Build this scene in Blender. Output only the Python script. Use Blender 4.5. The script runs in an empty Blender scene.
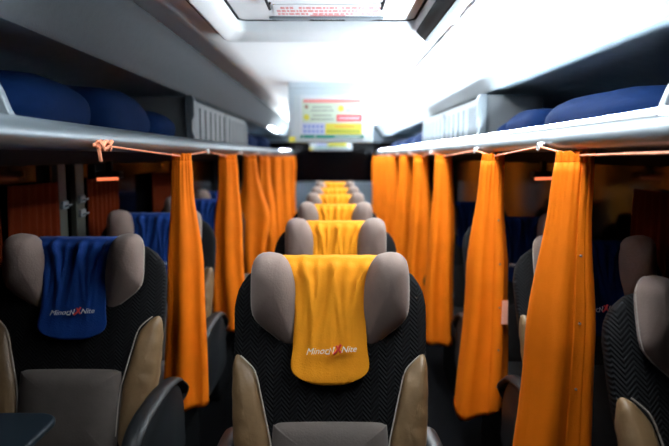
import bpy, bmesh, math, random
from mathutils import Vector, Matrix, noise

S = bpy.context.scene
C = bpy.data.collections.new('bus_interior'); S.collection.children.link(C)
EYE = 1.45
FPX = 610.0
PITCH = math.atan(66.0 / FPX)
PI = math.pi
sin, cos = math.sin, math.cos

# ------------------------------------------------------------------ materials
def nt(name):
    m = bpy.data.materials.new(name); m.use_nodes = True
    t = m.node_tree
    return m, t, t.nodes['Principled BSDF']

def mat(name, col, rough=.5, metal=0, var=.0, scale=30, bump=0, sheen=0, spec=.5, bscale=None, transl=0):
    m, t, b = nt(name)
    b.inputs['Roughness'].default_value = rough
    b.inputs['Metallic'].default_value = metal
    b.inputs['Specular IOR Level'].default_value = spec
    if sheen:
        b.inputs['Sheen Weight'].default_value = sheen
        b.inputs['Sheen Roughness'].default_value = .4
    tc = t.nodes.new('ShaderNodeTexCoord')
    n = t.nodes.new('ShaderNodeTexNoise'); n.inputs['Scale'].default_value = scale; n.inputs['Detail'].default_value = 4
    t.links.new(tc.outputs['Object'], n.inputs['Vector'])
    r = t.nodes.new('ShaderNodeValToRGB')
    a = [max(0, c * (1 - var)) for c in col]; z = [min(1, c * (1 + var)) for c in col]
    r.color_ramp.elements[0].color = (*a, 1); r.color_ramp.elements[1].color = (*z, 1)
    r.color_ramp.elements[0].position = .3; r.color_ramp.elements[1].position = .7
    t.links.new(n.outputs['Fac'], r.inputs['Fac'])
    t.links.new(r.outputs['Color'], b.inputs['Base Color'])
    if bump:
        n2 = t.nodes.new('ShaderNodeTexNoise'); n2.inputs['Scale'].default_value = bscale or scale * 4
        n2.inputs['Detail'].default_value = 3
        t.links.new(tc.outputs['Object'], n2.inputs['Vector'])
        bp = t.nodes.new('ShaderNodeBump'); bp.inputs['Strength'].default_value = bump; bp.inputs['Distance'].default_value = .004
        t.links.new(n2.outputs['Fac'], bp.inputs['Height']); t.links.new(bp.outputs['Normal'], b.inputs['Normal'])
    if transl:
        tr = t.nodes.new('ShaderNodeBsdfTranslucent'); mx = t.nodes.new('ShaderNodeMixShader')
        mx.inputs['Fac'].default_value = transl
        t.links.new(r.outputs['Color'], tr.inputs['Color'])
        t.links.new(b.outputs['BSDF'], mx.inputs[1]); t.links.new(tr.outputs['BSDF'], mx.inputs[2])
        t.links.new(mx.outputs['Shader'], t.nodes['Material Output'].inputs['Surface'])
    return m

def emit(name, col, strength):
    m, t, b = nt(name)
    b.inputs['Base Color'].default_value = (*[min(.9, c) for c in col], 1)
    b.inputs['Emission Color'].default_value = (*col, 1)
    b.inputs['Emission Strength'].default_value = strength
    return m

def quilt(name):
    m, t, b = nt(name)
    b.inputs['Roughness'].default_value = .75
    b.inputs['Specular IOR Level'].default_value = .1
    tc = t.nodes.new('ShaderNodeTexCoord'); sp = t.nodes.new('ShaderNodeSeparateXYZ')
    t.links.new(tc.outputs['Object'], sp.inputs[0])
    def mth(op, a, bb=None):
        n = t.nodes.new('ShaderNodeMath'); n.operation = op
        for i, v in enumerate((a, bb)):
            if v is None: continue
            if isinstance(v, (int, float)): n.inputs[i].default_value = v
            else: t.links.new(v, n.inputs[i])
        return n.outputs[0]
    pp = mth('PINGPONG', sp.outputs['X'], .022)
    s = mth('ADD', mth('MULTIPLY', pp, 1.1), sp.outputs['Z'])
    w = mth('SINE', mth('MULTIPLY', s, 520.0))
    f = mth('MULTIPLY_ADD', w, .5); f.node.inputs[2].default_value = .5
    r = t.nodes.new('ShaderNodeValToRGB')
    r.color_ramp.elements[0].color = (.002, .002, .0022, 1); r.color_ramp.elements[1].color = (.0085, .0085, .0095, 1)
    t.links.new(f, r.inputs['Fac']); t.links.new(r.outputs['Color'], b.inputs['Base Color'])
    bp = t.nodes.new('ShaderNodeBump'); bp.inputs['Strength'].default_value = .6; bp.inputs['Distance'].default_value = .003
    t.links.new(f, bp.inputs['Height']); t.links.new(bp.outputs['Normal'], b.inputs['Normal'])
    return m

M = dict(
    ceiling=mat('ceiling_plastic', (.74, .76, .78), .45, var=.02, scale=3),
    soffit=mat('soffit_vinyl', (.66, .68, .70), .5, var=.03, scale=5),
    felt=mat('grey_felt_panel', (.07, .08, .09), .85, var=.05, scale=40, bump=.15),
    strip=emit('added_strip_lit', (.80, .92, 1.0), 480.0),
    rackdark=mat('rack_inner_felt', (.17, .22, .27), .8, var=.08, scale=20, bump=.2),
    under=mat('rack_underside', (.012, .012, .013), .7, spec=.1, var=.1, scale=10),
    alu=mat('brushed_aluminium', (.105, .13, .15), .34, metal=.6, var=.05, scale=6),
    plate=mat('divider_plastic', (.16, .185, .205), .45, var=.04),
    grille=mat('grille_plastic', (.036, .045, .053), .5, var=.04),
    grilledark=mat('grille_shadow_gap', (.05, .055, .06), .7),
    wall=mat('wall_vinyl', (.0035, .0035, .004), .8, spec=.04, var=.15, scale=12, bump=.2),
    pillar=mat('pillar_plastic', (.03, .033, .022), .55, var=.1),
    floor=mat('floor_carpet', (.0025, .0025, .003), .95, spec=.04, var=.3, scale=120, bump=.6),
    glass=mat('night_window_glass', (.002, .002, .003), .12, var=.0, spec=.05),
    rear=mat('rear_panel_grey', (.20, .25, .30), .5, var=.05),
    white=mat('white_plastic', (.72, .74, .76), .4, var=.02),
    monitor=mat('monitor_housing', (.46, .54, .60), .4, var=.02),
    screen=mat('monitor_screen', (.55, .62, .66), .2, var=.02),
    rubber=mat('black_rubber', (.006, .006, .007), .7, spec=.1),
    suede=mat('grey_suede', (.235, .172, .147), .85, var=.08, scale=14, bump=.25, bscale=160, sheen=.12, spec=.12),
    piping=mat('pale_piping', (.42, .36, .31), .6),
    quilt=quilt('black_chevron_fabric'),
    shell=mat('seat_shell_plastic', (.004, .0045, .005), .55, var=.1, spec=.12),
    armgrey=mat('armrest_panel_grey', (.011, .013, .015), .5, var=.05, spec=.25),
    armpad=mat('armrest_pad_black', (.006, .007, .008), .45, var=.1, spec=.25),
    tray=mat('tray_plastic', (.008, .014, .020), .5, spec=.2),
    tan=mat('tan_leatherette', (.17, .10, .045), .5, var=.12, scale=18, bump=.35, bscale=60),
    lumbar=mat('taupe_suede', (.105, .086, .076), .85, var=.08, scale=20, bump=.2, bscale=160, sheen=.2, spec=.2),
    yellow=mat('yellow_cover_cloth', (.76, .27, .007), .8, var=.05, scale=25, bump=.3, bscale=220, sheen=.04, spec=.2),
    blue=mat('blue_cover_cloth', (.003, .034, .19), .8, var=.08, scale=25, bump=.3, bscale=220, sheen=.1, spec=.2),
    navy=mat('shaded_blue_cover_cloth', (.0012, .010, .055), .85, var=.08, scale=25, bump=.3, bscale=220, spec=.05),  # darker copy of the blue cover, the right row's shade put into its colour
    shadedpad=mat('shaded_taupe_suede', (.012, .011, .011), .9, var=.1, scale=25, bump=.2, bscale=160, spec=.05),  # darker copy of the taupe pad cloth, shade put into its colour
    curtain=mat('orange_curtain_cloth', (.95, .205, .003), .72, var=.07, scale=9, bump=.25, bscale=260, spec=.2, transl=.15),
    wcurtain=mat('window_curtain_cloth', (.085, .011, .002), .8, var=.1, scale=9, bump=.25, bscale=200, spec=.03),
    pillow=mat('navy_pillow_cloth', (.0007, .0065, .030), .8, var=.12, scale=10, bump=.3, bscale=90, spec=.03),
    cord=mat('orange_cord', (.85, .30, .16), .7, var=.1),
    red=mat('red_print', (.62, .07, .09), .5), redsoft=mat('pale_red_print', (.66, .20, .20), .5),
    yell=mat('yellow_print', (.60, .54, .06), .5), lime=mat('lime_print', (.30, .38, .05), .5),
    green=mat('green_print', (.01, .22, .17), .5), mint=mat('mint_print', (.50, .60, .48), .5),
    lav=mat('lavender_print', (.42, .47, .66), .5), blueink=mat('blue_print', (.10, .16, .55), .5),
    grey=mat('grey_print', (.22, .23, .23), .5), paper=mat('notice_paper', (.60, .63, .68), .5),
    orangep=mat('orange_print', (.66, .27, .03), .5),
    pink=mat('pink_tag', (.95, .42, .28), .6), thread=mat('white_thread', (.80, .78, .74), .6),
    redthread=mat('red_thread', (.70, .04, .03), .6),
    brown=mat('brown_print', (.30, .17, .14), .5),
    lamp=emit('lamp_diffuser_lit', (.90, .97, 1.0), 20.0),
    rail=mat('grey_edge', (.09, .10, .11), .6, spec=.15),  # grey of the strip along the hatch's right ridge
    led=emit('red_indicator_lit', (1.0, .20, .08), .75),
)

# ------------------------------------------------------------------ builders
class MB:
    def __init__(s): s.v = []; s.f = []
    def add(s, vs, fs):
        o = len(s.v); s.v += [tuple(p) for p in vs]; s.f += [tuple(i + o for i in f) for f in fs]; return s
    def box(s, x0, x1, y0, y1, z0, z1):
        v = [(x, y, z) for z in (z0, z1) for y in (y0, y1) for x in (x0, x1)]
        return s.add(v, [(0, 2, 3, 1), (4, 5, 7, 6), (0, 1, 5, 4), (2, 6, 7, 3), (0, 4, 6, 2), (1, 3, 7, 5)])
    def loft(s, rings, caps=True, closed=True):
        n = len(rings[0]); vs = [p for r in rings for p in r]; fs = []
        for i in range(len(rings) - 1):
            for j in range(n if closed else n - 1):
                k = (j + 1) % n
                fs.append((i * n + j, i * n + k, (i + 1) * n + k, (i + 1) * n + j))
        if caps and closed:
            fs.append(tuple(range(n - 1, -1, -1))); fs.append(tuple((len(rings) - 1) * n + j for j in range(n)))
        return s.add(vs, fs)
    def prism(s, prof, y0, y1):                 # prof: closed (x,z) polygon run along y
        return s.loft([[(x, y0, z) for x, z in prof], [(x, y1, z) for x, z in prof]])
    def tube(s, pts, r, n=8, closed=False):
        pts = [Vector(p) for p in pts]; rings = []
        for i, p in enumerate(pts):
            if closed: d = pts[(i + 1) % len(pts)] - pts[i - 1]
            else: d = pts[min(i + 1, len(pts) - 1)] - pts[max(i - 1, 0)]
            d.normalize()
            up = Vector((0, 0, 1)) if abs(d.z) < .9 else Vector((0, 1, 0))
            a = d.cross(up).normalized(); b = a.cross(d)
            rings.append([tuple(p + (a * cos(t * 2 * PI / n) + b * sin(t * 2 * PI / n)) * r) for t in range(n)])
        if closed: rings.append(rings[0])
        return s.loft(rings, caps=not closed)
    def map(s, fn): s.v = [tuple(fn(*p)) for p in s.v]; return s
    def build(s, name, m, parent=None, smooth=True, bevel=0, sub=0, solid=0, angle=40):
        me = bpy.data.meshes.new(name); me.from_pydata(s.v, [], s.f)
        bm = bmesh.new(); bm.from_mesh(me)
        bmesh.ops.remove_doubles(bm, verts=bm.verts, dist=1e-6)
        bmesh.ops.recalc_face_normals(bm, faces=bm.faces)
        for f in bm.faces: f.smooth = smooth
        if smooth:
            for e in bm.edges:
                if len(e.link_faces) == 2 and e.calc_face_angle(0) > math.radians(angle): e.smooth = False
        bm.to_mesh(me); bm.free()
        me.materials.append(m)
        o = bpy.data.objects.new(name, me); C.objects.link(o)
        if parent: o.parent = parent
        if bevel:
            b = o.modifiers.new('bevel', 'BEVEL'); b.width = bevel; b.segments = 3; b.limit_method = 'ANGLE'
        if sub:
            b = o.modifiers.new('sub', 'SUBSURF'); b.levels = b.render_levels = sub
        if solid:
            b = o.modifiers.new('thick', 'SOLIDIFY'); b.thickness = solid; b.offset = 0
        return o

def tag(o, label, cat, group=None):
    o['label'] = label; o['category'] = cat
    if group: o['group'] = group
    return o
def struct(o): o['kind'] = 'structure'; return o
def empty(name, loc, label, cat, group=None):
    o = bpy.data.objects.new(name, None); C.objects.link(o); o.location = loc; o.empty_display_size = .05
    return tag(o, label, cat, group)
def copy_tree(o, parent=None):
    c = o.copy(); C.objects.link(c)
    if parent: c.parent = parent
    for ch in list(o.children): copy_tree(ch, c)
    return c

def smooth_outline(pts, n=48):
    P = [Vector((*p, 0)) for p in pts]; k = len(P); out = []
    for i in range(n):
        t = i * k / n; j = int(t); f = t - j
        a, b, c, d = P[(j - 1) % k], P[j % k], P[(j + 1) % k], P[(j + 2) % k]
        q = .5 * ((2 * b) + (c - a) * f + (2 * a - 5 * b + 4 * c - d) * f * f + (3 * b - a - 3 * c + d) * f ** 3)
        out.append((q.x, q.y))
    return out

def pad(outline, tf, tb, rings=7, n=48, p=2.4):
    """cushion over an outline in (u,v): bulges tf to the front (w>0), tb to the back"""
    ol = smooth_outline(outline, n)
    cx = sum(a for a, b in ol) / n; cy = sum(b for a, b in ol) / n
    mb = MB(); rr = []
    ks = [0.02] + [sin((i + 1) / rings * PI / 2) for i in range(rings)]
    for k in ks: rr.append([(cx + (a - cx) * k, cy + (b - cy) * k, tf * (1 - k ** p) ** (1 / p)) for a, b in ol])
    for k in ks[-2::-1]: rr.append([(cx + (a - cx) * k, cy + (b - cy) * k, -tb * (1 - k ** p) ** (1 / p)) for a, b in ol])
    return mb.loft(rr)

def interp(tab, x):
    for (a, b), (c, d) in zip(tab, tab[1:]):
        if x <= c: 
            t = max(0, (x - a) / (c - a)); return b + (d - b) * t
    return tab[-1][1]
def sinterp(tab, x):
    for (a, b), (c, d) in zip(tab, tab[1:]):
        if x <= c:
            t = max(0, (x - a) / (c - a)); t = t * t * (3 - 2 * t); return b + (d - b) * t
    return tab[-1][1]

def text_mesh(body, size, shear=0):
    cu = bpy.data.curves.new('lettering', 'FONT'); cu.body = body; cu.size = size; cu.shear = shear
    cu.extrude = .0006; cu.align_x = 'CENTER'; cu.align_y = 'CENTER'; cu.resolution_u = 3
    o = bpy.data.objects.new('lettering', cu); C.objects.link(o)
    dg = bpy.context.evaluated_depsgraph_get(); me = bpy.data.meshes.new_from_object(o.evaluated_get(dg))
    mb = MB(); mb.add([tuple(v.co) for v in me.vertices], [tuple(p.vertices) for p in me.polygons])
    bpy.data.objects.remove(o); bpy.data.curves.remove(cu); bpy.data.meshes.remove(me)
    return mb

def at(px, py, Y):                 # a point of the photo set at distance Y down the aisle
    u = (px - 334.5) / FPX; v = (223 - py) / FPX
    dy = cos(PITCH) + v * sin(PITCH); dz = -sin(PITCH) + v * cos(PITCH)
    k = Y / dy
    return Vector((u * k, Y, EYE + dz * k))

# ------------------------------------------------------------------ setting
HW = 1.26                      # half width of the coach
Y0, Y1 = -.6, 10.0
H = lambda h: EYE + h
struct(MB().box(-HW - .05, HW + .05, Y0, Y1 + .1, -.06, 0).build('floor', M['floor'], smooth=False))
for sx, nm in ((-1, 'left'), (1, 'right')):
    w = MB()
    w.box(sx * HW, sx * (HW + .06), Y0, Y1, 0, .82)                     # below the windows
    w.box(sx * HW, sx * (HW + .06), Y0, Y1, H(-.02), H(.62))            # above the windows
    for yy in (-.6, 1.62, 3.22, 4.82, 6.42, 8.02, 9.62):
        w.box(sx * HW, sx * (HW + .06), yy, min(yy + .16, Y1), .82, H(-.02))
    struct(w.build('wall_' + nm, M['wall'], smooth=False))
wi = 0
for sx in (-1, 1):
    for yy in (-.6, 1.62, 3.22, 4.82, 6.42, 8.02):
        wi += 1
        y1_ = {-.6: 1.62}.get(yy, yy + 1.6)
        struct(MB().box(sx * (HW + .02), sx * (HW + .03), yy + .16, y1_, .82, H(-.02)).build('window_%d' % wi, M['glass'], smooth=False))
# rear wall: upper band, dark window, grey lower panel
b = MB(); b.box(-HW, HW, Y1, Y1 + .06, 0, 1.0); b.box(-HW, HW, Y1, Y1 + .06, H(.24), H(.62))
b.box(-HW, -1.1, Y1, Y1 + .06, 1.0, H(.24)); b.box(1.1, HW, Y1, Y1 + .06, 1.0, H(.24))
struct(b.build('wall_back', M['rear'], smooth=False))
struct(MB().box(-1.1, 1.1, Y1 + .02, Y1 + .04, 1.0, H(.24)).build('window_%d' % (wi + 1), M['glass'], smooth=False))
# parcel ledge under the rear window
pr = [(-HW, .6), (HW, .6), (HW, 1.02), (.8, 1.045), (.3, 1.055), (-.3, 1.055), (-.8, 1.045), (-HW, 1.02)]
struct(MB().loft([[(x, 9.55, z) for x, z in pr], [(x, Y1 - .001, z) for x, z in pr]]).build('trim_1', M['rear'], bevel=.01))

# ceiling: flat middle with the roof-hatch opening, slopes down to the soffit edges
HC = .48
hx0, hx1, hy0, hy1 = -.43, .37, 1.42, 2.46
c = MB()
def strip(p, q, y0=Y0, y1=Y1, nseg=1):
    c.add([(p[0], y0, H(p[1])), (q[0], y0, H(q[1])), (q[0], y1, H(q[1])), (p[0], y1, H(p[1]))], [(0, 1, 2, 3)])
for y0, y1 in ((Y0, hy0), (hy0, hy1), (hy1, Y1)):
    strip((-.62, HC), (hx0, HC), y0, y1); strip((hx1, HC), (.62, HC), y0, y1)
    if y0 != hy0: strip((hx0, HC), (hx1, HC), y0, y1)
struct(c.build('ceiling', M['ceiling'], solid=.004, angle=30))
for sx, nm in ((-1, 6), (1, 7)):
    P = [(.61, .482), (.64, .474), (.668, .457), (.70, .420), (.73, .375), (.752, .340), (.76, .325), (.768, .319), (.776, .325), (.778, .345), (.778, .49), (.61, .49)]
    struct(MB().prism([(sx * x, H(h)) for x, h in P], Y0, Y1).build('trim_%d' % nm, M['felt'], angle=40))
# dark upper lining inside each rack
for sx, nm in ((-1, 2), (1, 3)):
    P = [(.778, .325), (.90, .345), (1.05, .345), (1.17, .31), (1.255, .22), (1.255, .24), (1.18, .335), (1.06, .37), (.89, .37), (.778, .345)]
    struct(MB().prism([(sx * x, H(h)) for x, h in P], Y0, Y1).build('trim_%d' % nm, M['rackdark'], angle=50))

# ------------------------------------------------------------------ roof hatch
rh = empty('roof_hatch', ((hx0 + hx1) / 2, (hy0 + hy1) / 2, H(HC)), 'white framed roof escape hatch with red printed notice in the ceiling', 'roof hatch')
hw_, hl_ = (hx1 - hx0) / 2, (hy1 - hy0) / 2
def rrect(a, b_, r, n=6):
    out = []
    for cx, cy, t0 in ((a - r, b_ - r, 0), (-a + r, b_ - r, 90), (-a + r, -b_ + r, 180), (a - r, -b_ + r, 270)):
        for i in range(n + 1):
            t = math.radians(t0 + 90 * i / n); out.append((cx + r * cos(t), cy + r * sin(t)))
    return out
def ring(lst): return MB().loft([[(x, y, z) for x, y in rrect(a, b_, r)] for a, b_, r, z in lst], caps=False)
ring([(hw_ + .012, hl_ + .010, .05, 0), (hw_ + .010, hl_ + .008, .05, -.006), (hw_ - .004, hl_ - .004, .045, -.030), (hw_ - .012, hl_ - .010, .042, -.034), (hw_ - .022, hl_ - .018, .04, -.031), (hw_ - .054, hl_ - .042, .035, -.002), (hw_ - .060, hl_ - .046, .033, .006),
      (hw_ - .060, hl_ - .048, .033, .055), (hw_ + .0, hl_ + .0, .04, .056), (hw_ + .012, hl_ + .010, .05, 0)]).build('hatch_frame', M['white'], rh)
ring([(hw_ + .010, hl_ + .008, .05, -.001), (hw_ + .010, hl_ + .008, .05, -.007), (hw_ + .024, hl_ + .020, .055, -.005), (hw_ + .024, hl_ + .020, .055, -.001), (hw_ + .010, hl_ + .008, .05, -.001)]).build('gasket', M['rubber'], rh)
ring([(hw_ - .060, hl_ - .048, .03, .040), (hw_ - .070, hl_ - .056, .03, .037), (hw_ - .070, hl_ - .056, .03, .05), (hw_ - .060, hl_ - .048, .03, .05), (hw_ - .060, hl_ - .048, .03, .040)]).build('inner_seal', M['rubber'], rh)
MB().loft([[(x, y, z) for x, y in rrect(hw_ - .068, hl_ - .054, .03)] for z in (.042, .065)]).build('hatch_lid', M['white'], rh)
MB().loft([[(hw_ + x, y, z) for x, z in ((-.0575, .000), (-.0565, -.004), (-.026, -.0315), (-.022, -.0335), (-.020, -.030), (-.054, .002))] for y in (-hl_ + .06, hl_ - .05)]).build('side_strip', M['rubber'], rh)  # black strip laid along the right inner slope only
MB().loft([[(hw_ + x, y, z) for x, z in ((-.0225, -.0325), (-.022, -.036), (-.008, -.0375), (.0, -.032), (.002, -.024), (-.008, -.030))] for y in (-hl_ + .05, hl_ - .04)]).build('ridge_strip', M['rail'], rh)  # grey strip along the right ridge only
# notice plate at the rear of the lid with lines of red print, and the moulded grip behind it
ny = hl_ - .20
pl = MB().box(-.185, .200, ny - .10, ny + .065, .038, .042).build('notice_plate', M['white'], rh, smooth=False)
random.seed(4)
for k in range(3):
    lines = MB()
    x = -.175
    while x < .185:
        w = random.uniform(.006, .020)
        if random.random() < .86: lines.box(x, x + w, ny + .030 - k * .045 - .012, ny + .030 - k * .045 + .012, .0372, .0382)
        x += w + .004
    lines.build('red_print', M['redsoft'], pl, smooth=False)
MB().box(-.06, .07, ny + .048, ny + .060, .0372, .0382).build('red_heading', M['redsoft'], pl, smooth=False)
g = smooth_outline([(-.19, .075), (-.17, .115), (-.07, .122), (-.055, .10), (.06, .10), (.075, .122), (.17, .115), (.19, .075)], 40)
MB().loft([[(x, ny + y, z) for x, y in g] for z in (.0415, .032)]).build('pull_grip', M['plate'], rh, bevel=.003)
for sx in (-1, 1):
    MB().tube([(sx * .19, ny - .30, .044), (sx * .19, ny - .30, .02), (sx * .19, ny - .12, .02), (sx * .19, ny - .12, .044)], .005).build('release_rod', M['rubber'], rh)

# ------------------------------------------------------------------ ceiling lamps
def lamp(loc, rot, length, width, label, group, skirt=.0):
    t = empty('ceiling_light', loc, label, 'ceiling light', group); t.rotation_euler = (0, rot, 0)
    a, b_ = width / 2, length / 2
    MB().loft([[(x, y, z) for x, y in rrect(a + dx, b_ + dx, .03)] for dx, z in ((.012, .0), (.012, -.010 - skirt), (.004, -.014 - skirt), (0, -.012 - skirt), (0, -.006))], caps=False).build('lamp_frame', M['white'], t)
    MB().loft([[(x, y, z) for x, y in rrect(a * k, b_ - a * (1 - k), max(.003, .03 * k))] for k, z in ((1, -.001), (1, -.010), (.9, -.016), (.6, -.020), (.2, -.021))]).build('diffuser', M['lamp'], t)
    return t
names = ['nearest', 'second', 'third', 'fourth', 'fifth', 'farthest']
for i, y in enumerate((1.60, 2.83, 4.08, 5.33, 6.58, 7.83)):
    lamp((.515, y, H(HC) - .002), 0, 1.12, .15, '%s lit ceiling lamp in the row above the right aisle' % names[i], 'lit lamps above the right aisle')
def led(sx, y0, y1, label):  # strips and baffles added to light the ceiling from below
    t = empty('added_strip_light', (sx * .668, y0, H(.083)), label, 'strip light', 'added strip lights on the rack rails')
    L = y1 - y0
    MB().prism([(sx * x, z) for x, z in ((-.016, .001), (.016, .001), (.016, .020), (.013, .020), (.013, .004), (-.013, .004), (-.013, .010), (-.016, .010))], 0, L).build('strip_housing', M['white'], t, smooth=False)
    MB().prism([(sx * x, z) for x, z in ((.001, .0042), (.011, .0042), (.011, .006), (.001, .006))], .01, L - .01).build('diffuser', M['strip'], t, smooth=False)
led(1, 1.25, 9.4, 'long added strip light on top of the right rack rail')
led(-1, 7.8, 9.4, 'added strip light on top of the left rack rail, only in the rear half')
lamp((-.572, 1.13, H(HC) - .002), 0, .82, .08, 'added ceiling lamp above the left aisle, out of view beside the roof hatch', 'added lamps above the left aisle', .055)  # unseen lamp added to light the left curtain, skirt narrows its spread
lamp((-.742, 7.5, H(.350)), math.radians(68), 1.0, .06, 'lit lamp on the left ceiling slope near the back window', 'lit lamps above the left rack')

# ------------------------------------------------------------------ luggage racks
LIPX = .655
def rack(sx, nm):
    t = empty('luggage_rack', (sx * LIPX, 0, EYE), 'long %s luggage rack with rounded aluminium rail above the %s seats' % (nm, nm), 'luggage rack')
    P = [(.0, .083), (-.010, .080), (-.020, .072), (-.028, .058), (-.031, .044), (-.028, .032), (-.018, .022), (-.004, .017), (.03, .016), (.045, .022), (.045, .055), (.012, .060), (.012, .083), (.006, .086)]
    MB().prism([(sx * x, z) for x, z in P], .15, 9.9).build('front_rail', M['alu'], t, angle=35)
    MB().prism([(sx * x, z) for x, z in ((.04, .024), (.04, .05), (.10, .052), (.598, .03), (.598, .005))], .15, 9.9).build('shelf_board', M['rackdark'], t)
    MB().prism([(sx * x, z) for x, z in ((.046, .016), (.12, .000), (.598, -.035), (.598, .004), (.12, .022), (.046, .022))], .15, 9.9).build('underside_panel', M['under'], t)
    D = smooth_outline([(.10, .055), (.115, .12), (.14, .18), (.18, .24), (.26, .28), (.40, .28), (.50, .25), (.55, .18), (.57, .12), (.55, .055), (.40, .045), (.25, .05)], 40)
    MB().loft([[(sx * x, y, z) for x, z in D] for y in (1.45, 1.475)]).build('divider_plate', M['plate'], t, bevel=.004)
    return t
rack(-1, 'left'); rack(1, 'right')

# service units in the racks with louvred grilles
def unit(sx, nm, y0, y1):
    t = empty('air_vent_unit', (sx * .715, y0, H(.05)), 'grey louvred ventilation unit standing in the %s luggage rack' % nm, 'vent unit')
    L = y1 - y0
    MB().prism([(sx * x, z) for x, z in ((.0, .0), (.0, .235), (.02, .25), (.30, .25), (.30, .0))], .03, L).build('unit_housing', M['grilledark'], t, bevel=.006)
    o = [(-.022, 0), (-.022, .05), (-.012, .08), (-.012, .13), (-.022, .15), (-.022, .235), (-.012, .252), (.022, .252), (.022, 0)]
    MB().prism([(sx * x, z) for x, z in o], 0, .045).build('end_frame', M['grille'], t, bevel=.004)
    n = 2; seg = (L - .06) / n
    for k in range(n):
        a = .055 + k * seg; e = a + seg - .03
        g = MB(); X0, X1 = sorted((sx * -.010, sx * .003))
        for zz in (.015, .205): g.box(X0, X1, a, e, zz, zz + .02)
        g.box(X0, X1, a, a + .02, .015, .225); g.box(X0, X1, e - .02, e, .015, .225)
        if k == 0 and sx > 0:
            yy = a + .02
            while yy < a + .22:
                for q in range(12): g.box(X0, X1, yy, yy + .022, .036 + q * .0142, .036 + q * .0142 + .008)
                yy += .03
            lo = yy
        else: lo = a + .02
        yy = lo
        while yy < e - .02:
            g.box(sorted((sx * -.008, sx * .003))[0], sorted((sx * -.008, sx * .003))[1], yy, yy + .105, .03, .21); yy += .14
        g.build('grille_panel', M['grille'], t, smooth=False)
    return t
unit(-1, 'left', 3.05, 4.95); unit(1, 'right', 2.98, 4.95)

# ------------------------------------------------------------------ pillows and blankets in the racks
def pillow(x, y, z, a, b_, cc, label, group, seed, rz=0, tilt=0):
    mb = MB(); R = []; n, m = 40, 22
    for i in range(m + 1):
        ph = -PI / 2 + PI * i / m; row = []
        for j in range(n):
            th = 2 * PI * j / n
            sp = lambda v, e: math.copysign(abs(v) ** e, v)
            px = a * sp(cos(ph), .75) * sp(cos(th), .62); py = b_ * sp(cos(ph), .75) * sp(sin(th), .62); pz = cc * sp(sin(ph), .9)
            nz = noise.noise(Vector((px * 7 + seed * 3.1, py * 5, pz * 6))) * .020 + noise.noise(Vector((px * 22 + seed, py * 14, pz * 15 + 9))) * .006
            r = Vector((px, py, pz)); r *= 1 + nz / max(.08, r.length)
            if r.z < -cc * .8: r.z = -cc * .8
            row.append((r.x, r.y, r.z))
        R.append(row)
    o = mb.loft(R).build('pillow', M['pillow'])
    o.location = (x, y, z + cc * .8); o.rotation_euler = (tilt, 0, rz)
    return tag(o, label, 'pillow', group)
SH = H(.05)
pillow(.935, 1.93, SH, .20, .43, .085, 'long bright blue pillow lying nearest in the right luggage rack', 'pillows in the right rack', 1)
pillow(.93, 2.58, SH, .18, .22, .084, 'blue pillow between the long pillow and the right vent unit', 'pillows in the right rack', 2)
pillow(.93, 2.88, SH, .17, .10, .072, 'small blue pillow touching the right vent unit', 'pillows in the right rack', 3)
pillow(-.96, 1.79, SH, .20, .28, .105, 'nearest large navy pillow in the left luggage rack', 'pillows in the left rack', 4)
pillow(-.95, 2.36, SH, .20, .30, .118, 'middle large navy pillow of the left luggage rack', 'pillows in the left rack', 5)
pillow(-.94, 2.84, SH, .19, .18, .09, 'navy pillow against the left vent unit', 'pillows in the left rack', 6)
pillow(-.90, 5.5, SH, .19, .42, .10, 'far blue pillow just behind the left vent unit', 'pillows in the left rack', 7)
pillow(-.90, 6.6, SH, .19, .45, .10, 'farthest blue pillow in the left luggage rack', 'pillows in the left rack', 8)
pillow(.90, 5.5, SH, .19, .42, .10, 'far blue pillow just behind the right vent unit', 'pillows in the right rack', 9)
pillow(.90, 6.5, SH, .19, .42, .09, 'second far blue pillow behind the right vent unit', 'pillows in the right rack', 10)
pillow(.90, 7.5, SH, .19, .42, .09, 'farthest blue pillow in the right luggage rack', 'pillows in the right rack', 11)

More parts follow.
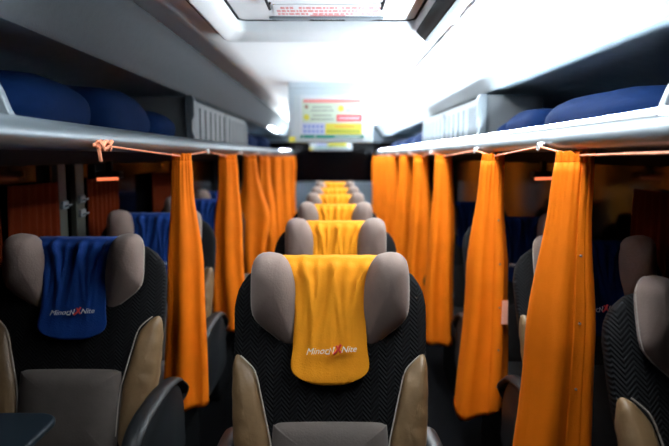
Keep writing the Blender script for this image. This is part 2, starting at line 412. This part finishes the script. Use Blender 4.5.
# ------------------------------------------------------------------ ceiling monitors with a stuck-on notice
def make_monitor(y, zb, w, h, label):
    t = empty('ceiling_monitor', (-.024 * y / 4, y, H(zb)), label, 'monitor', 'monitors hanging from the ceiling')
    d = .07
    MB().box(-w / 2, w / 2, 0, d, 0, h).build('monitor_housing', M['monitor'], t, bevel=.012)
    MB().box(-w / 2 - .0, w / 2, -.012, d + .03, h - .03, H(HC) - H(zb)).build('ceiling_mount', M['monitor'], t, bevel=.006)
    MB().box(-w * .43, w * .43, -.003, 0, .035, h * .82).build('screen', M['screen'], t, smooth=False)
    nx0, nx1, nz0, nz1 = -w * .36, w * .39, .025, .025 + h * .74
    W, Hh = nx1 - nx0, nz1 - nz0
    s = MB().box(nx0, nx1, -.006, -.003, nz0, nz1).build('notice_sheet', M['paper'], t, smooth=False)
    def blk(nm, m, rects, lift=1):
        b = MB()
        for x0, x1, z0, z1 in rects: b.box(nx0 + W * x0, nx0 + W * x1, -.006 - .0012 * lift, -.006, nz1 - Hh * z1, nz1 - Hh * z0)
        b.build(nm, m, s, smooth=False)
    blk('mint_field', M['mint'], [(.03, .97, .08, .62)])
    blk('red_heading', M['redsoft'], [(.05, .95, .09, .17)], 2)
    random.seed(8)
    for x0, x1, z in ((.19, .5, .25), (.17, .53, .33), (.2, .5, .44), (.17, .52, .53), (.78, .88, .24), (.73, .96, .33)):
        x = x0; gl = []
        while x < x1:
            ww = random.uniform(.012, .03); gl.append((x, min(x + ww, x1), z, z + .035)); x += ww + .008
        blk('grey_print_line', M['grey'], gl, 2)
    blk('red_button', M['red'], [(.57, .97, .44, .60)], 2)
    blk('white_print_lines', M['paper'], [(.61 + .032 * k, .632 + .032 * k, .50, .545) for k in range(10)], 3)
    disc = []
    def dsc(nm, m, cx, cz, r):
        b = MB(); ol = [(nx0 + W * cx + r * cos(q * PI / 10), nz1 - Hh * cz + r * sin(q * PI / 10)) for q in range(20)]
        b.loft([[(x, yy, z) for x, z in ol] for yy in (-.006, -.0086)]).build(nm, m, s, smooth=False)
    dsc('yellow_badge', M['yell'], .64, .30, w * .036); dsc('lime_badge', M['yell'], .10, .50, w * .036); dsc('brown_badge', M['brown'], .10, .26, w * .024)
    blk('lavender_field', M['lav'], [(.03, .385, .64, .90)], 2)
    blk('blue_icons', M['blueink'], [(.06 + .066 * k, .09 + .066 * k, z, z + .05) for k in range(5) for z in (.69, .80)], 3)
    blk('yellow_field', M['yell'], [(.395, .97, .64, .90)], 2)
    blk('orange_print_lines', M['orangep'], [(.54, .86, .70, .73)], 3)
    blk('lime_print_lines', M['lime'], [(.42 + .052 * k, .46 + .052 * k, .79, .86) for k in range(10)], 3)
    blk('green_footer', M['green'], [(.0, 1.0, .91, .985)], 2)
    blk('footer_print_lines', M['paper'], [(.54 + .042 * k, .572 + .042 * k, .935, .965) for k in range(10)], 3)
    blk('footer_mark', M['paper'], [(.04, .06, .93, .965)], 3); blk('footer_mark', M['paper'], [(.22, .25, .93, .965)], 3)
    MB().box(-w / 2 + .004, -w / 2 + .045, -.004, 0, .006, .04).build('yellow_sticker', M['yell'], t, smooth=False)
    return t
make_monitor(4.0, .092, .55, .375, 'nearer grey ceiling monitor with a coloured notice stuck on its front')
make_monitor(8.0, .085, .55, .36, 'farther ceiling monitor showing below the nearer one by the back window')

# ------------------------------------------------------------------ seats
TH = math.radians(15); HY, HZ = -.20, .45
def bk(u, v, w): return (u, HY + v * sin(TH) - w * cos(TH), HZ + v * cos(TH) + w * sin(TH))
HWT = [(-.03, .20), (.1, .225), (.2, .245), (.45, .268), (.6, .270), (.64, .262), (.675, .245), (.70, .222), (.72, .185), (.732, .13)]
def body(vlist, wf, wb, k=1.0, n=44, e=.55):
    R = []
    for v in vlist:
        a = interp(HWT, v) * k; f = wf(v); b_ = wb(v); row = []
        for j in range(n):
            t = 2 * PI * j / n
            cx = math.copysign(abs(cos(t)) ** e, cos(t)); sy = math.copysign(abs(sin(t)) ** e, sin(t))
            row.append((a * cx, v, f * sy if sy > 0 else b_ * sy))
        R.append(row)
    return MB().loft(R)

def make_seat(colour, covermat, label, group, recline=15, padmat='lumbar'):
    global TH
    TH = math.radians(recline)
    t = empty('coach_seat', (0, 0, 0), label, 'seat', group)
    V = [-.03 + .762 * i / 34 for i in range(35)]
    top = lambda v: 1 if v < .67 else max(.25, math.sqrt(max(0, 1 - ((v - .67) / .066) ** 2)))
    body(V, lambda v: .012 + .030 * top(v), lambda v: .06 * top(v)).map(bk).build('backrest', M['quilt'], t, angle=60)
    body([-.05 + .70 * i / 16 for i in range(17)], lambda v: -.02 * 0 - .035, lambda v: .095 - .03 * max(0, v), .97).map(lambda u, v, w: bk(u, v, min(w, -.035))).build('back_shell', M['shell'], t, angle=60)
    W_ = [(.128, .737), (.15, .746), (.173, .747), (.197, .736), (.212, .708), (.215, .65), (.212, .585), (.195, .553), (.155, .52), (.110, .487), (.090, .492), (.085, .56), (.091, .645), (.105, .70)]
    for sx in (-1, 1):
        def lean(u, v, w):
            k = min(1.15, max(0, (v - .485) / .20))
            return (sx * u, v, (w * (.30 + .80 * k) if w > 0 else w) + .022 + .012 * k + (u - .085) * .30)
        ww = pad(W_, .082, .055, rings=11, n=60, p=2.0).map(lean).map(bk).build('headrest_wing', M['suede'], t)
        ol = smooth_outline(W_, 60); pts = [lean(*q, 0) for q in ol[10:50]]
        MB().tube([bk(*p) for p in pts], .0022, 6).build('piping', M['piping'], ww)
        B_ = [(.256, .470), (.226, .450), (.202, .42), (.186, .36), (.170, .29), (.156, .22), (.150, .10), (.156, .03), (.225, .015), (.247, .10), (.262, .25), (.268, .36), (.267, .44)]
        bo = pad(B_, .050, .05, rings=9, n=60)
        def wr(u, v, w):
            k = .004 * sin(v * 95 + u * 40) * max(0, (u - .19) / .07)
            return bk(sx * u, v, w + .018 + k)
        sb = bo.map(wr).build('side_bolster', M['tan'], t)
        MB().tube([bk(sx * u, v, .050) for u, v in smooth_outline(B_, 60)[2:30]], .0019, 6).build('piping', M['piping'], sb)
    lp = pad([(-.150, .285), (-.157, .27), (-.160, .15), (-.150, .02), (-.13, -.01), (.13, -.01), (.150, .02), (.160, .15), (.157, .27), (.150, .285), (.12, .292), (0, .294), (-.12, .292)], .062, .02, rings=9, n=64, p=3.6)
    lb = lp.map(lambda u, v, w: bk(u, v, w + .012)).build('lumbar_pad', M[padmat], t)
    # seat cushion, its padded front edge, base
    cs = MB().box(-.235, .235, -.70, -.17, .37, .485).build('seat_cushion', M[padmat], t, bevel=.035)
    MB().box(-.22, .22, -.70, -.08, .26, .372).build('seat_pan', M['shell'], t, bevel=.02)
    MB().box(-.19, .19, -.60, -.12, .0, .262).build('pedestal', M['shell'], t, bevel=.015)
    MB().box(-.21, .21, -.735, -.70, .14, .43).build('leg_rest', M['quilt'], t, bevel=.015)
    for sx in (-1, 1):
        pf = smooth_outline([(.02, .36), (.05, .45), (.04, .55), (-.02, .63), (-.12, .655), (-.30, .66), (-.42, .652), (-.485, .62), (-.50, .56), (-.48, .49), (-.44, .40), (-.38, .36)], 48)
        X = [sx * .262, sx * .267, sx * .289, sx * .294]; k = [.97, 1, 1, .97]
        cy, cz = -.24, .52
        panel = MB().loft([[(x, cy + (y - cy) * q, cz + (z - cz) * q) for y, z in pf] for x, q in zip(X, k)]).build('armrest_panel', M['armgrey'], t)
        top = [p for p in pf if p[1] > .64]
        R = []
        path = smooth_outline([(.06, .54), (.0, .635), (-.12, .668), (-.30, .673), (-.42, .665), (-.492, .632), (-.512, .57), (-.497, .50)], 64)[:57]
        R = []
        for i, (y, z) in enumerate(path):
            e = min(1, i / 4, (len(path) - 1 - i) / 4) * .6 + .4
            d = Vector((0, y + .22, z - .45)).normalized()
            R.append([(sx * .279 + .027 * e * cos(q * PI / 6), y + d.y * .016 * e * sin(q * PI / 6), z + d.z * .016 * e * sin(q * PI / 6)) for q in range(12)])
        MB().loft(R).build('armrest_pad', M['armpad'], t)
    # cloth draped over the headrest
    path = [(-.075, .53), (-.078, .61), (-.072, .685), (-.055, .724), (-.025, .743), (.010, .743), (.036, .728), (.050, .70), (.054, .66), (.054, .58), (.056, .50), (.058, .44), (.060, .41), (.060, .388)]
    L = [0]
    for a, b_ in zip(path, path[1:]): L.append(L[-1] + math.dist(a, b_))
    T = L[-1]; NS, NU = 70, 44; rows = []
    rnd = random.Random(3)
    fold = [(rnd.uniform(-1, 1), rnd.uniform(.035, .09), rnd.uniform(-1, 1)) for _ in range(12)]
    for i in range(NS + 1):
        s_ = T * i / NS
        w = sinterp(list(zip(L, [p[0] for p in path])), s_); v = interp(list(zip(L, [p[1] for p in path])), s_)
        front = s_ > L[5]
        hw = .138 if not front else sinterp([(L[5], .138), (L[7], .128), (L[8], .105), (L[9], .096), (L[10], .100), (L[11], .106), (T, .108)], s_)
        end = (T - s_)
        if end < .06: hw *= max(.62, math.sqrt(max(0, 1 - ((.06 - end) / .06) ** 2.6 * .62)))
        row = []
        for j in range(NU + 1):
            q = -1 + 2 * j / NU
            amp = .0075 if front else .002
            f = 0
            for c0, wd, dr in fold:
                cc = c0 + dr * .35 * (v - .6) / .2
                f += math.exp(-((q - cc) / wd) ** 2)
            dw = amp * f * max(.10, min(1, (v - .47) / .12))
            vv = v
            if end < .05: vv = v + .012 * (abs(q) ** 3) * (1 - end / .05)
            nrm = (1 if front and v < .72 else 0)
            row.append((hw * q, vv + (dw if not nrm else 0) * .22, w + (dw if nrm else 0) + .0015))
        rows.append(row)
    cv = MB().loft(rows, closed=False).map(bk).build('headrest_cover', covermat, t, solid=.003, angle=80)
    cv['label'] = '%s cloth cover draped over the headrest' % colour
    # stitched lettering and emblem
    SV = .480
    def stitch(mb, du, nm, m):
        mb.map(lambda x, y, z: bk(x + du, SV + y + (x + du) * .06, .0735 + z)).build(nm, m, cv, smooth=False)
    stitch(text_mesh('Minor', .024, .35), -.036, 'lettering', M['thread'])
    stitch(text_mesh('Nite', .023, .3), .050, 'lettering', M['thread'])
    e1 = MB().tube([(-.016, -.008, 0), (-.008, -.009, 0), (-.004, .006, 0), (.002, -.008, 0), (.006, .009, 0)], .0017, 6)
    stitch(e1, .005, 'emblem_stroke', M['thread'])
    e2 = MB().tube([(-.008, -.010, 0), (.0, -.004, 0), (.006, .004, 0), (.012, .014, 0)], .0032, 6); e2.tube([(.0, .012, 0), (.006, .002, 0), (.012, -.008, 0)], .0026, 6)
    stitch(e2, .017, 'emblem_swoosh', M['redthread'])
    return t

gC = 'yellow covered seats of the middle row'
ordn = ['nearest', 'second', 'third', 'fourth', 'fifth', 'farthest']
cseat = make_seat('yellow', M['yellow'], 'nearest middle-row coach seat with yellow headrest cover and grey wings', gC)
cs_y = [1.74, 2.69, 3.64, 4.58, 5.52, 6.85]
for i, y in enumerate(cs_y):
    o = cseat if i == 0 else copy_tree(cseat)
    if i: o['label'] = '%s seat of the middle row%s, with yellow headrest cover' % (ordn[i], '' if i < 5 else ' in front of the back window')
    o.location = (-.012 if i == 0 else 0.005, y, 0)
gL = 'blue covered seats of the left row'
lseat = make_seat('blue', M['blue'], 'nearest left-row seat with dark blue headrest cover by the window', gL)
for i, (x, y, dz) in enumerate(((-.885, 2.15, 0), (-.885, 3.08, 0), (-.89, 4.10, 0), (-.89, 5.0, 0))):
    o = lseat if i == 0 else copy_tree(lseat)
    if i: o['label'] = '%s seat of the left row, blue headrest cover, behind the hanging curtains' % ordn[i]
    o.location = (x, y, dz); o.scale = (1.10 if i == 0 else 1.07, 1, 1)
gR = 'seats of the right row'
rseat = make_seat('shaded blue', M['navy'], '', gR, 22, 'shadedpad')  # blue cover and taupe pad in their shaded copies
for i, (x, y) in enumerate(((.925, 1.42), (.925, 2.17), (.925, 3.06), (.925, 4.12))):
    o = rseat if i == 0 else copy_tree(rseat)
    o['label'] = ['nearest right-row seat, grey headrest wing, cut off by the photo edge', 'second right-row seat seen between the two nearest orange curtains',
                  'third right-row seat seen beside the second hanging curtain', 'fourth right-row seat hidden in the dark behind curtains'][i]
    o.location = (x, y, 0)
# fold-out tray of the nearest left seat
tr = MB().loft([[(x, y, z) for x, y in rrect(.20, .13, .06)] for z in (.0, .022)])
tro = tr.build('fold_out_tray', M['tray'], lseat, bevel=.008); tro.location = (-.12, -.56, .684); tro['label'] = 'blue grey fold-out tray'

# ------------------------------------------------------------------ aisle curtains
def curtain(x, y, wt, wb, length, label, group, seed, drift=0, ztop=None, depth=.06, nf=5, mid=None, hem=0, phase=None, front_seam=False):
    z0 = H(.012) if ztop is None else ztop
    t = empty('aisle_curtain', (x, y, z0), label, 'curtain', group)
    rnd = random.Random(seed); n, m = 96, 44
    ph = [rnd.uniform(0, 2 * PI) for _ in range(4)]
    if phase is not None: ph[0] = phase
    def sect(tt, k):
        w = sinterp([(0, wt), (.10, wt * 1.12), (.45, wt + (wb - wt) * .62), (1, wb)], tt) / 2
        if mid: w *= 1 + mid * math.exp(-((tt - .42) / .18) ** 2)
        d = depth * (.45 + .55 * min(1, tt * 2.2))
        row = []
        for j in range(n):
            a = 2 * PI * j / n
            g = math.exp(-(tt / .16) ** 2)
            am = .10 + .17 * min(1, tt * 1.4)
            sn = sin(nf * a + ph[0] + .8 * sin(tt * 2 + ph[1]))
            rip = 1 + am * math.copysign(abs(sn) ** .8, sn) + .05 * sin(3 * a + ph[2] + tt * 3) + .09 * g * sin(19 * a)
            lz = -length * tt
            if tt > .97: lz += hem * (.5 + .5 * sin(a * 2 + ph[3])) * 1.0
            dx = drift * tt + .006 * sin(tt * 5 + ph[1]) * min(1, tt * 3)
            row.append((w * cos(a) * (.86 + .14 * rip) * k + dx, d * sin(a) * rip * k, lz + .005 * sin(11 * a + ph[3]) * g * (1 if tt < .01 else 0)))
        return row
    top = .026 / length
    MB().loft([sect(top + (1 - top) * (i / m), 1) for i in range(m + 1)], caps=False).build('curtain_cloth', M['curtain'], t, solid=.002, angle=80)
    MB().loft([sect(top * i / 8, 1) for i in range(9)], caps=False).build('gathered_heading', M['curtain'], t, solid=.002, angle=80)
    if front_seam:
        # the folded hem with snaps, running down the cloth that faces the front of the coach
        R = []
        for i in range(m + 1):
            tt = top * 1.3 + (1 - top * 1.3) * i / m; rw = sect(tt, 1); r = []
            for j in front_seam: r.append((rw[j][0], rw[j][1] - .004, rw[j][2]))
            R.append(r)
        h_ = MB().loft(R, closed=False).build('hem_band', M['curtain'], t, solid=.003, angle=80)
        jm = front_seam[len(front_seam) // 2]
        for tt in (.24, .40, .56, .72, .86):
            rw = sect(tt, 1)[jm]
            MB().loft([[(rw[0] + .0035 * cos(q * PI / 5), rw[1] + yy, rw[2] + .0035 * sin(q * PI / 5)) for q in range(10)] for yy in (-.002, -.0105)]).build('snap_button', M['brown'], h_, bevel=.001)
    return t, sect
CX = .615
gl, gr = 'orange curtains along the left rack', 'orange curtains along the right rack'
specR = [(1.62, .098, .235, 1.12, 'wide orange curtain nearest the camera on the right', -.05),
         (2.46, .088, .215, 1.09, 'orange curtain with pink tag, second from front on the right', -.03),
         (3.58, .095, .185, 1.13, 'third orange curtain from the front along the right rack', -.012),
         (4.50, .10, .20, 1.05, 'fourth orange curtain from the front along the right rack', 0),
         (5.44, .11, .24, 1.05, 'fifth orange curtain from the front along the right rack', 0),
         (6.6, .16, .26, 1.05, 'sixth orange curtain from the front along the right rack', 0),
         (7.5, .20, .26, 1.05, 'seventh orange curtain along the right rack, next to last', 0),
         (8.5, .20, .24, 1.05, 'last orange curtain of the right rack, near the back window', 0)]
for i, (y, wt, wb, ln, lab, dr) in enumerate(specR):
    t, sect = curtain(CX + .022, y, wt, wb, ln, lab, gr, 20 + i, drift=dr, hem=(.05 if i == 1 else .012), front_seam=[list(range(74, 81)), list(range(74, 83))][i] if i < 2 else False)
    if i == 1:
        rw = sect(.56, 1)[80]
        MB().box(rw[0] - .002, rw[0] + .022, rw[1] - .016, rw[1] - .012, rw[2] - .065, rw[2] + .03).build('care_tag', M['pink'], t, smooth=False)
specL = [(2.47, .075, .185, 1.05, 'orange curtain nearest the camera on the left', .0, None),
         (3.53, .10, .20, 1.03, 'second orange curtain from the front along the left rack', .0, None),
         (4.45, .09, .20, 1.04, 'third orange curtain from the front on the left, bulging midway', .03, .6),
         (5.3, .10, .24, 1.04, 'fourth orange curtain from the front along the left rack', .0, None),
         (6.3, .12, .22, 1.04, 'fifth orange curtain from the front along the left rack', .0, None),
         (7.3, .16, .22, 1.04, 'sixth orange curtain along the left rack, next to last', .0, None),
         (8.2, .18, .20, 1.0, 'last orange curtain of the left rack, near the back window', .0, None)]
for i, (y, wt, wb, ln, lab, dr, mid) in enumerate(specL):
    curtain(-CX, y, wt, wb, ln, lab, gl, 40 + i, drift=dr, mid=mid, hem=.012)

# cords the curtains hang on, and the little hooks that hold the cords
hookR = [(1.83, .034), (2.66, .032), (3.9, .03), (5.0, .03), (6.0, .03), (7.0, .03), (8.0, .03), (9.0, .03)]
hookL = [(1.62, .034), (2.95, .030), (4.0, .03), (4.9, .03), (5.8, .03), (6.8, .03), (7.75, .03), (8.8, .03)]
def cordset(sx, hooks, spec, nm, startz):
    pts = [(sx * .612, .3, H(startz))] if startz is not None else []
    ev = sorted([(y, H(h) - .004, 0) for y, h in hooks] + [(s[0] - s[1] * .25, H(.004), 1) for s in spec] + [(s[0] + s[1] * .25, H(.004), 1) for s in spec])
    for y, z, k in ev: pts.append((sx * (.612 if k == 0 else CX + (.022 if sx > 0 else 0)), y, z))
    sm = []
    for a, b_ in zip(pts, pts[1:]):
        for q in range(4): sm.append(tuple(a[d] + (b_[d] - a[d]) * q / 4 for d in range(3)))
    sm.append(pts[-1])
    tag(MB().tube(sm, .0032, 6).build('elastic_cord', M['cord']), 'thin orange cord strung under the %s rack rail through the curtains' % nm, 'cord')
    for i, (y, h) in enumerate(hooks):
        t = empty('cord_hook', (sx * .612, y, H(h)), '', 'hook', 'hooks under the %s rack rail' % nm)
        t['label'] = ('small white hook under the %s rack rail, %s from the front' % (nm, ['first', 'second', 'third', 'fourth', 'fifth', 'sixth', 'seventh', 'eighth', 'ninth'][i]))
        MB().loft([[(sx * (.026 + q[2] - .022), q[0], q[1]) for q in [(rr_ * cos(k * PI / 8), rr_ * sin(k * PI / 8), dx) for k in range(16)]] for rr_, dx in ((.010, 0), (.010, -.006), (.006, -.010))]).build('hook_base', M['white'], t)
        MB().tube([(sx * (-.006), .009 * cos(k * PI / 8), -.004 + .010 * sin(k * PI / 8)) for k in range(16)], .0032, 6, closed=True).build('hook_ring', M['white'], t)
        MB().tube([(sx * .018, 0, .004), (sx * .004, 0, .008), (sx * -.006, 0, .006)], .004, 6).build('hook_stem', M['white'], t)
cordset(1, hookR, specR, 'right', .016)
cordset(-1, hookL, specL, 'left', None)
# orange knot of cord at the first left hook
kn = MB()
rk = random.Random(5)
kp = [(.012 * sin(k * 1.3) + rk.uniform(-.004, .004), .030 * cos(k * .9) + rk.uniform(-.006, .006), .012 * sin(k * 2.1)) for k in range(22)]
kn.tube(kp, .0055, 6); kn.tube([(0, -.02, 0), (.0, -.03, -.012), (.002, -.028, -.030), (.001, -.022, -.040)], .005, 6)
o = tag(kn.build('cord_knot', M['cord']), 'bundled orange knot of cord at the first left hook', 'cord knot'); o.location = (-.602, 1.60, H(.030))

# ------------------------------------------------------------------ red indicator lamps under the racks
def indicator(p, sx, label):
    t = empty('indicator_lamp', p, label, 'lamp', 'red indicator lamps under the racks')
    MB().box(-.055, .055, -.03, .03, .010, .040).build('lamp_housing', M['rubber'], t, bevel=.005)
    MB().box(-.012, .012, -.012, .012, .038, H(-.0) - p[2]).build('lamp_stem', M['rubber'], t)
    MB().tube([(-.048, -.028, .004), (.048, -.028, .008)], .0065, 8).build('light_tube', M['led'], t)
p = at(110, 180, 2.85); indicator(tuple(p), -1, 'glowing red indicator lamp below the left rack above the second seat')
p = at(543, 179.5, 3.0); indicator(tuple(p), 1, 'glowing red indicator lamp below the right rack beside the nearest curtain')

# ------------------------------------------------------------------ window curtains
def wcurtain(sx, ya, yb, zt, zb, label, group, seed, flare=0):
    R = []; n = 60; rnd = random.Random(seed); p0 = rnd.uniform(0, 6)
    nf = max(4, int((yb - ya) / .055))
    for i in range(25):
        tt = i / 24; row = []
        for j in range(n + 1):
            q = j / n
            row.append((sx * (HW - .030) + .013 * sin(q * 2 * PI * nf + p0 + .5 * sin(tt * 3)) * (.5 + .5 * tt), ya + (yb - ya) * (q + flare * tt * (q - 1)), zt + (zb - zt) * tt))
        R.append(row)
    return tag(MB().loft(R, closed=False).build('window_curtain', M['wcurtain'], solid=.002, angle=80), label, 'curtain', group)
gw = 'orange curtains on the left windows'
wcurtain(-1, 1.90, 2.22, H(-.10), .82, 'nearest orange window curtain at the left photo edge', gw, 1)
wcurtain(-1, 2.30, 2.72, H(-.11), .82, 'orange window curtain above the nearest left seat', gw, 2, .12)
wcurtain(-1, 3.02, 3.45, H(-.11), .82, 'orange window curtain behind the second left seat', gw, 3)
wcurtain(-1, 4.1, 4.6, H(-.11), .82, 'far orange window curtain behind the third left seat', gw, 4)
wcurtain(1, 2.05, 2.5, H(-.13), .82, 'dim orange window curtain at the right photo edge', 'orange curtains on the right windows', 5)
# window pillars with small white clips
for k, (ya, yb) in enumerate(((2.72, 2.80), (2.90, 3.0))):
    struct(MB().box(-HW, -HW + .03, ya, yb, .82, H(-.02)).build('trim_%d' % (4 + k), M['pillar'], smooth=False, bevel=.004))
for k, (px, py, Y, lab) in enumerate(((76, 205, 2.76, 'small white clip on the pillar beside the left window curtain'), (100, 199, 2.95, 'upper white clip on the second left window pillar'), (94, 213, 2.95, 'lower white clip on the second left window pillar'))):
    pz = at(px, py, Y).z
    t = empty('curtain_clip', (-HW + .03, Y, pz), lab, 'clip', 'white clips on the left pillars')
    MB().box(0, .014, -.03, .03, -.018, .018).build('clip_plate', M['plate'], t, bevel=.004)
    MB().tube([(.012, -.015, -.008), (.03, -.015, 0), (.03, .015, 0), (.012, .015, -.008)], .004).build('clip_hook', M['plate'], t)

# ------------------------------------------------------------------ world, camera
w = bpy.data.worlds.new('night'); S.world = w; w.use_nodes = True
w.node_tree.nodes['Background'].inputs['Color'].default_value = (.5, .6, 1, 1)
w.node_tree.nodes['Background'].inputs['Strength'].default_value = .004
cd = bpy.data.cameras.new('camera'); co = bpy.data.objects.new('camera', cd); S.collection.objects.link(co)
co.location = (0, 0, EYE); co.rotation_euler = (PI / 2 - PITCH, 0, 0)
cd.sensor_fit = 'HORIZONTAL'; cd.sensor_width = 36; cd.lens = FPX / 669 * 36; cd.clip_start = .02
cd.dof.use_dof = True; cd.dof.focus_distance = 1.76; cd.dof.aperture_fstop = 1.9
S.camera = co
S.view_settings.view_transform = 'Standard'; S.view_settings.look = 'None'
S.view_settings.exposure = 1.0; S.view_settings.gamma = 1; S.view_settings.use_curve_mapping = False
S.cycles.max_bounces = 8; S.cycles.diffuse_bounces = 5
S.cycles.sample_clamp_indirect = 6
